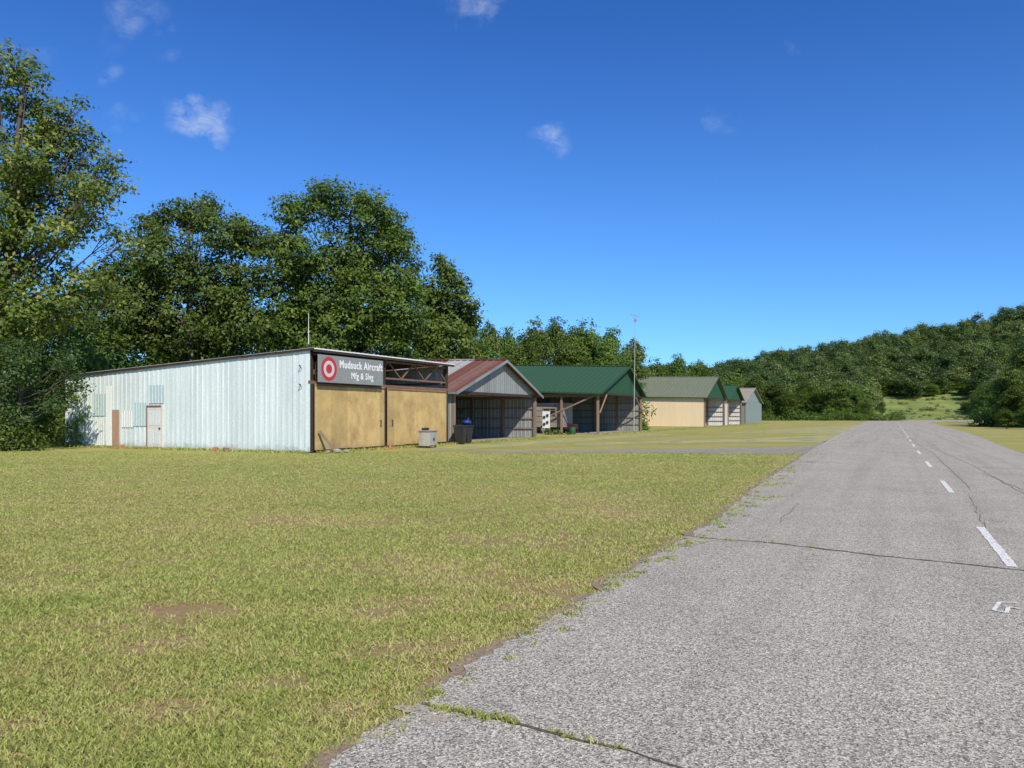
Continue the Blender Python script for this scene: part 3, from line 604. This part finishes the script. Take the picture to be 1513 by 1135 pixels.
def trunk_mesh(base,top,lobes,r0):
    p=P(); base=Vector(base);top=Vector(top); n=7; pts=[]
    for i in range(n+1):
        t=i/n; q=base.lerp(top,t); q.x+=0.35*r0*6*noise.noise(Vector((t*3,base.x,0)))*t; q.y+=0.35*r0*4*noise.noise(Vector((t*3,base.x,5)))*t; pts.append(q)
    for i in range(n): p.cyl(pts[i],pts[i+1],r0*(1.25 if i==0 else 1)*(1-.8*i/n),r0*(1-.8*(i+1)/n),M['bark'],9)
    for c,r in lobes:
        c=Vector(c); f=min(.9,max(.18,((c.z-base.z)/(top.z-base.z))*.72-.05)); k=f*n; i=int(k); s=pts[i].lerp(pts[min(n,i+1)],k-i)
        mid=s.lerp(c,.5)+Vector((0,0,-.06*(c-s).length)); rr=r0*.36*(1-f*.6)
        p.cyl(s,mid,rr,rr*.6,M['bark'],6); p.cyl(mid,c,rr*.6,rr*.2,M['bark'],6)
        for _ in range(3):
            q=c+Vector((random.gauss(0,1),random.gauss(0,1),random.gauss(.3,1))).normalized()*r*.85; p.cyl(mid.lerp(c,.6),q,rr*.25,.01,M['bark'],4)
    return p
def hero(name,px,d,lobpx,leaf,mat,label,r0=.3,cden=2.6,lpc=12,clr=.3,cat='tree',dz=1.0,seed=1,na=.45,bk=.8):
    random.seed(seed)
    bx=(px-CX)/F*d; e=empty(name,(bx,d,0),0,label,cat)
    lob=[]
    for l in lobpx:
        x,y,z=wp(l[0],l[1],d); r=l[2]/F*d; dy=l[3] if len(l)>3 else random.uniform(-1,1)*1.6*dz
        lob.append(((x-bx,dy,max(z,r*.5)),r))
        if dz>=1 and random.random()<bk: lob.append(((x-bx+random.uniform(-1,1),dy+r*1.1,max(z-.5,r*.5)),r*.85))
    V,Q,rn=crown_arrays(lob,leaf,cden,lpc,clr,na=na); 
    tz=max(l[0][2] for l in lob)
    tp=trunk_mesh((0,0,-.1),(sum(l[0][0] for l in lob)/len(lob)*.6,0,tz*.93),lob,r0); tp.obj('trunk' if cat=='tree' else 'stem',e)
    fast('crown' if cat=='tree' else 'leaves',V,Q,M[mat],rn,e)
    return e
hero('tree',-10,39,[(8,108,34),(48,122,26),(80,168,26),(97,205,22),(20,165,46),(45,225,52),(118,188,15),(125,240,28),(105,275,34),(158,290,22),(135,310,22),(45,300,60),(155,345,22),(182,350,11),(85,350,42),(15,390,62),(90,415,42),(60,465,56),(0,480,60),(-60,210,80),(-80,350,90),(-70,460,80),(160,236,16),(172,262,11),(135,415,24),(10,76,18),(-10,130,44),(120,455,30),(110,150,12),(140,275,18),(30,500,45),(30,260,40),(70,190,28),(5,320,56),(60,260,38)],.118,'leafy','tall broadleaf tree with yellow-lit airy crown beside the pale hangar',.30,2.7,15,.25,seed=3,na=.75,bk=.4)
hero('tree',285,60,[(195,400,40),(218,335,28),(290,318,32),(338,348,34),(378,352,28),(250,390,52),(325,415,52),(200,470,56),(280,490,66),(365,480,56),(392,415,26),(178,440,32),(250,308,20),(352,330,15),(400,370,15),(305,298,14),(230,312,14),(168,400,18)],.155,'leaf','broad spreading green tree behind the pale hangar',.4,2.6,15,.32,seed=5,na=.75,bk=.6)
hero('tree',515,62,[(442,318,30),(498,302,32),(552,318,30),(588,360,26),(586,415,32),(520,370,56),(440,385,40),(470,440,56),(550,450,56),(600,470,30),(500,500,60),(425,485,42),(475,286,16),(422,350,20),(530,290,14),(608,385,12),(575,335,14),(615,430,12),(430,298,12)],.155,'leaf','dense rounded dark green tree behind the hangar',.42,2.8,16,.32,seed=8,na=.7,bk=.7)
hero('tree',660,70,[(655,400,15),(642,430,20),(678,436,18),(660,465,34),(692,475,20),(635,495,30),(670,515,38),(700,452,10),(650,385,9),(668,410,12),(632,455,16)],.17,'bushleaf','slender light green tree behind the striped roof hangar',.25,3.2,15,.3,seed=12,na=.6)
hero('tree',25,36,[(15,520,26),(50,524,22),(85,528,20),(108,536,13),(5,550,28),(45,555,24),(85,562,22),(112,572,12),(20,585,28),(62,590,24),(92,598,16),(-30,540,40),(-40,590,40),(118,550,8),(0,615,26),(40,618,22)],.075,'conifer','low green cedar with drooping boughs at the wood edge',.18,7,14,.2,seed=15,dz=.6,na=.8)
for (px,d,l,lab,mt) in [(20,35,[(15,652,28),(-15,660,36),(42,660,20),(-60,650,50),(5,636,20)],'dense dark green bush at the lawn edge','leaf'),
    (90,41,[(85,645,22),(60,636,26),(105,650,20),(100,622,18),(75,620,20),(40,640,22)],'leafy green bush beside the hangar end wall','bushleaf'),
    (943,82,[(945,630,8),(938,632,6),(951,632,6)],'small round green bush beside the green roofed hangar','bushleaf'),
    (830,64,[(812,645,5),(825,647,5),(842,646,4)],'low weeds growing by the hangar apron','bushleaf')]:
    hero('bush',px,d,l,.075 if d<50 else .12,mt,lab,.05,8,12,.2,cat='bush',dz=.3,seed=px,na=.7)
hero('climbing_vine',120,39.6,[(122,590,12),(126,622,14),(118,652,18),(106,636,16),(98,578,11),(132,648,10),(112,565,9),(136,604,5),(140,655,8)],.08,'bushleaf','green vine climbing the corner of the pale hangar',.05,9,12,.16,cat='plant',dz=.2,seed=33)

def template(seed,mat,shape):
    random.seed(seed); lob=[]
    for i in range(24):
        f=random.random(); z=(2.2 if shape=='round' else 1.6)+f*6.6
        R=3.0*math.sin(math.pi*min(1,(f*.8+.2)))**.7 if shape=='round' else 2.6*(1-f*.85)
        a=random.uniform(0,6.28); q=R*math.sqrt(random.uniform(.15,1))*.85; lob.append(((q*math.cos(a),q*math.sin(a),z),random.uniform(.75,1.35)*(1 if shape=='round' else .8)))
    V,Q,rn=crown_arrays(lob,.15,2.5,12,.26,na=.6); t=trunk_mesh((0,0,-.2),(0,0,8.2),lob[:12],.2)
    e=empty('tree',(0,0,-500)); tr=t.obj('trunk',e); cr=fast('crown',V,Q,M[mat],rn,e); return e,tr,cr
TP=[template(41,'leaf','round'),template(42,'leaf','round'),template(43,'leafy','round'),template(44,'conifer','cone'),template(45,'bushleaf','round')]
used=[False]*5
def put(i,x,y,h,r,label,group,z=None):
    e0,t0,c0=TP[i]; z=terr(x,y) if z is None else z
    if used[i]:
        e=e0.copy(); COL.objects.link(e); 
        for c in (t0,c0): q=c.copy(); COL.objects.link(q); q.parent=e
    else: e=e0; used[i]=True
    e.location=(x,y,z); e.scale=(r/3.6,r/3.6,h/9.9); e.rotation_euler=(0,0,random.uniform(0,6.28)); e['label']=label; e['category']='tree'; e['group']=group
def putpx(i,px,ty,hw,d,label,group):
    x=(px-CX)/F*d; zg=terr(x,d); h=CH+(HY-ty)/F*d-zg; put(i,x,d,max(2,h),hw/F*d,label,group)
G1='woodland trees behind the hangars'
for i,px,ty,hw,d in [(2,722,474,34,92),(1,752,480,32,100),(0,790,468,44,112),(1,822,466,38,125),(0,868,470,46,122),(1,905,482,40,118),(2,936,500,34,128),(0,965,528,30,150),(1,1002,521,24,205),(0,1035,531,24,215),(0,980,540,28,190),(4,760,505,44,90),(4,840,500,46,100),(0,900,508,44,108),(1,848,480,40,120),(1,720,500,44,84),(2,690,490,36,82),(0,930,520,34,112),(1,775,490,40,95),(4,955,540,26,135),
     (0,130,440,70,72),(1,50,430,80,74),(0,200,440,70,76),(1,340,430,80,78),(0,430,420,70,80),(1,570,440,70,80),(0,630,470,50,84),(1,-60,380,110,66),(0,-180,300,120,60),(1,-320,320,120,52)]:
    putpx(i,px,ty,hw,d,'broadleaf tree in the wood behind the hangars' if i!=3 else 'narrow conifer in the wood behind the hangars',G1)
G2='trees at the foot of the hill'
for i,px,ty,hw,d in [(1,1060,556,22,225),(0,1085,548,26,235),(1,1118,552,24,232),(0,1145,560,26,228),(4,1165,578,22,222),(1,1190,560,24,236),(4,1212,572,22,230),(4,1238,560,28,226),(0,1262,566,20,240),(4,1280,588,16,232),(0,1300,566,18,292),(3,1275,520,14,320),(3,1325,545,12,305),(1,1322,562,18,290),(0,1350,562,20,288),(4,1375,566,18,286),(0,1395,562,20,290),(3,1410,552,12,300),(1,1428,560,20,284),(4,1304,592,9,250),(4,1425,592,9,255),
    (0,1445,575,20,170),(0,1455,565,22,150),(1,1470,560,26,130),(0,1492,535,30,116),(1,1520,500,38,110),(0,1562,480,48,100),(1,1630,470,60,95),(0,1475,585,22,108),(1,1500,570,28,100),(0,1540,560,36,96),(0,1488,605,20,92),(1,1520,600,24,88),(0,1462,608,13,105)]:
    putpx(i,px,ty,hw,d,{3:'dark narrow conifer on the hillside',4:'bright green shrubby tree at the meadow edge'}.get(i,'broadleaf tree at the edge of the hillside wood'),G2)
tv=[]
for sd in range(4):
    random.seed(100+sd); lob=[]
    for i in range(12):
        f=random.random(); a=random.uniform(0,6.28); R=2.8*math.sin(math.pi*(f*.75+.2)); lob.append(((R*math.cos(a)*.8,R*math.sin(a)*.8,2.6+f*6),random.uniform(.7,1.4)))
    tv.append(crown_arrays(lob,.24,1.3,9,.45,na=.8))
VV=[];QQ=[];RR=[];off=0; cnt=0
random.seed(5)
for it in range(9000):
    if cnt>1450: break
    y=random.uniform(235,455); px=random.uniform(930,1680); 
    if px<1290: ok=y>240
    elif px<1448: ok=y>286+6*math.sin(px*.05)
    else: ok=y>150
    if not ok: continue
    x=(px-CX)/F*y; z=terr(x,y); V,Q,rn=tv[random.randrange(4)]; a=random.uniform(0,6.28); s=random.uniform(.75,1.4); sz=s*random.uniform(.8,1.25)
    X=(V[:,0]*math.cos(a)-V[:,1]*math.sin(a))*s*1.15+x; Y=(V[:,0]*math.sin(a)+V[:,1]*math.cos(a))*s*1.15+y; Z=V[:,2]*sz+z-1.5
    VV.append(np.stack([X,Y,Z],1)); QQ.append(Q+off); off+=len(V); RR.append(np.clip(rn+random.gauss(0,.22),0,1)); cnt+=1
for it in range(260):
    y=random.uniform(110,260); px=random.uniform(-700,930); x=(px-CX)/F*y
    if y<130 and px>650: continue
    V,Q,rn=tv[random.randrange(4)]; s=random.uniform(1.1,1.5); X=V[:,0]*s*1.2+x; Y=V[:,1]*s*1.2+y; Z=V[:,2]*s-1.5
    VV.append(np.stack([X,Y,Z],1)); QQ.append(Q+off); off+=len(V); RR.append(np.clip(rn+random.gauss(0,.12),0,1))
o=fast('forest',np.concatenate(VV),np.concatenate(QQ),M['far'],np.concatenate(RR)); o['kind']='stuff'; o['label']='dense broadleaf forest covering the hillside'
lob=[]
random.seed(9)
for px in range(-500,720,16):
    for r_ in range(3):
        d=random.uniform(58,72) if px>130 else random.uniform(46,60); x=(px+random.uniform(-10,10)-CX)/F*d; rr=random.uniform(1.3,2.2); lob.append(((x,d,random.uniform(.8,5.5)),rr))
for px in range(690,1060,9):
    d=random.uniform(92,104)+ (0 if px<950 else 80); lob.append((((px-CX)/F*d,d,random.uniform(1,3)),random.uniform(1.4,2.2)))
    if px<950: lob.append((((px-CX)/F*d,d+8,random.uniform(4,7.5-(px-690)*.012)),random.uniform(1.6,2.6)))
for px in range(1040,1330,7):
    d=random.uniform(214,226); lob.append((((px-CX)/F*d,d,random.uniform(.2,1.5)),random.uniform(1.0,2.4)))
for px in range(1444,1700,7):
    d=random.uniform(95,120); lob.append((((px-CX)/F*d,d,random.uniform(.5,2.5)),random.uniform(1.0,1.9)))
V,Q,rn=crown_arrays(lob,.20,1.4,9,.35,na=.6); o=fast('undergrowth',V,Q,M['leaf'],rn*.75); o['kind']='stuff'
lob=[]
for i in range(75):
    px=random.uniform(1285,1450); d=random.uniform(232,285); x=(px-CX)/F*d; lob.append(((x,d,terr(x,d)+.1),random.uniform(.3,1.1)))
V,Q,rn=crown_arrays(lob,.22,1.8,7,.35,na=.7); o=fast('meadow_shrubs',V,Q,M['far'],np.clip(rn+.15,0,1)); o['kind']='stuff'

# ---------------------------------------------------------------- camera, light, sky
cam=bpy.data.cameras.new('camera'); co=bpy.data.objects.new('camera',cam); COL.objects.link(co)
co.location=(0,0,CH); co.rotation_euler=(math.radians(90),0,0); cam.sensor_width=36; cam.lens=F/1513*36; cam.shift_y=(HY-567.5)/1513; cam.clip_end=8000
scene.camera=co
az=(0.36,-0.933); el=math.radians(42)
sunv=Vector((az[0]*math.cos(el),az[1]*math.cos(el),math.sin(el)))
sl=bpy.data.lights.new('sun','SUN'); sl.energy=5.0; sl.angle=math.radians(.5); sl.color=(1,.93,.79)
so=bpy.data.objects.new('sun',sl); COL.objects.link(so); so.rotation_euler=sunv.to_track_quat('Z','Y').to_euler()
w=bpy.data.worlds.new('World'); scene.world=w; w.use_nodes=True; nt=w.node_tree; bg=nt.nodes['Background']
sky=nd(nt,'ShaderNodeTexSky',sky_type='NISHITA'); sky.sun_disc=False; sky.sun_elevation=el; sky.sun_rotation=math.atan2(az[0],az[1]); sky.air_density=1.0; sky.dust_density=0.2; sky.ozone_density=2.5
tint=mix(nt,1.0,sky.outputs[0],(0.47,0.95,1.58),'MULTIPLY')
tcg=nd(nt,'ShaderNodeTexCoord').outputs['Generated']
sz=nd(nt,'ShaderNodeSeparateXYZ'); nt.links.new(tcg,sz.inputs[0])
tint=mix(nt,1.0,tint,ramp(nt,sz.outputs[2],[(0.0,(1.15,1.06,1.02)),(0.25,(.95,.95,.98)),(0.5,(.58,.72,.87))]),'MULTIPLY')
wn=nd(nt,'ShaderNodeTexNoise'); wn.inputs['Scale'].default_value=16; wn.inputs['Detail'].default_value=5; nt.links.new(tcg,wn.inputs['Vector'])
s1=nd(nt,'ShaderNodeVectorMath',operation='SUBTRACT'); nt.links.new(wn.outputs['Color'],s1.inputs[0]); s1.inputs[1].default_value=(.5,.5,.5)
s2=nd(nt,'ShaderNodeVectorMath',operation='SCALE'); nt.links.new(s1.outputs[0],s2.inputs[0]); s2.inputs['Scale'].default_value=0.10
s3=nd(nt,'ShaderNodeVectorMath',operation='ADD'); nt.links.new(tcg,s3.inputs[0]); nt.links.new(s2.outputs[0],s3.inputs[1]); tc=s3.outputs[0]
n1=nz(nt,tcg,34,9,.68,(1,1,1.8),dist=0.6); n1=ramp(nt,n1,[(.36,0),(.78,1)])
tot=None
for px,py,rx,ry,st in [(285,172,42,22,.6),(318,190,22,12,.4),(175,100,16,30,.22),(205,18,50,18,.22),(155,45,26,24,.12),(700,-2,54,14,.4),(806,216,30,22,.55),(1076,172,20,20,.24),(1165,86,12,12,.2),(180,172,22,10,.16),(255,68,14,12,.14),(30,90,36,14,.1)]:
    dv=Vector(((px-CX)/F,1,(HY-py)/F)); L=dv.length; dv/=L
    s=nd(nt,'ShaderNodeVectorMath',operation='SUBTRACT'); nt.links.new(tc,s.inputs[0]); s.inputs[1].default_value=dv
    m2=nd(nt,'ShaderNodeVectorMath',operation='MULTIPLY'); nt.links.new(s.outputs[0],m2.inputs[0]); m2.inputs[1].default_value=(F*L/rx,F*L/rx,F*L/ry)
    ln=nd(nt,'ShaderNodeVectorMath',operation='LENGTH'); nt.links.new(m2.outputs[0],ln.inputs[0])
    mr=nd(nt,'ShaderNodeMapRange',interpolation_type='SMOOTHSTEP'); mr.inputs['From Min'].default_value=1.3; mr.inputs['From Max'].default_value=0.0; mr.inputs['To Max'].default_value=st*1.4
    nt.links.new(ln.outputs['Value'],mr.inputs['Value'])
    if tot is None: tot=mr.outputs[0]
    else:
        ad=nd(nt,'ShaderNodeMath',operation='ADD'); nt.links.new(tot,ad.inputs[0]); nt.links.new(mr.outputs[0],ad.inputs[1]); tot=ad.outputs[0]
mu=nd(nt,'ShaderNodeMath',operation='MULTIPLY',use_clamp=True); nt.links.new(tot,mu.inputs[0]); nt.links.new(n1,mu.inputs[1])
c=mix(nt,mu.outputs[0],tint,(6.2,7.0,8.4)); nt.links.new(c,bg.inputs['Color']); bg.inputs['Strength'].default_value=0.105
scene.view_settings.view_transform='Standard'; scene.view_settings.look='None'; scene.view_settings.exposure=0
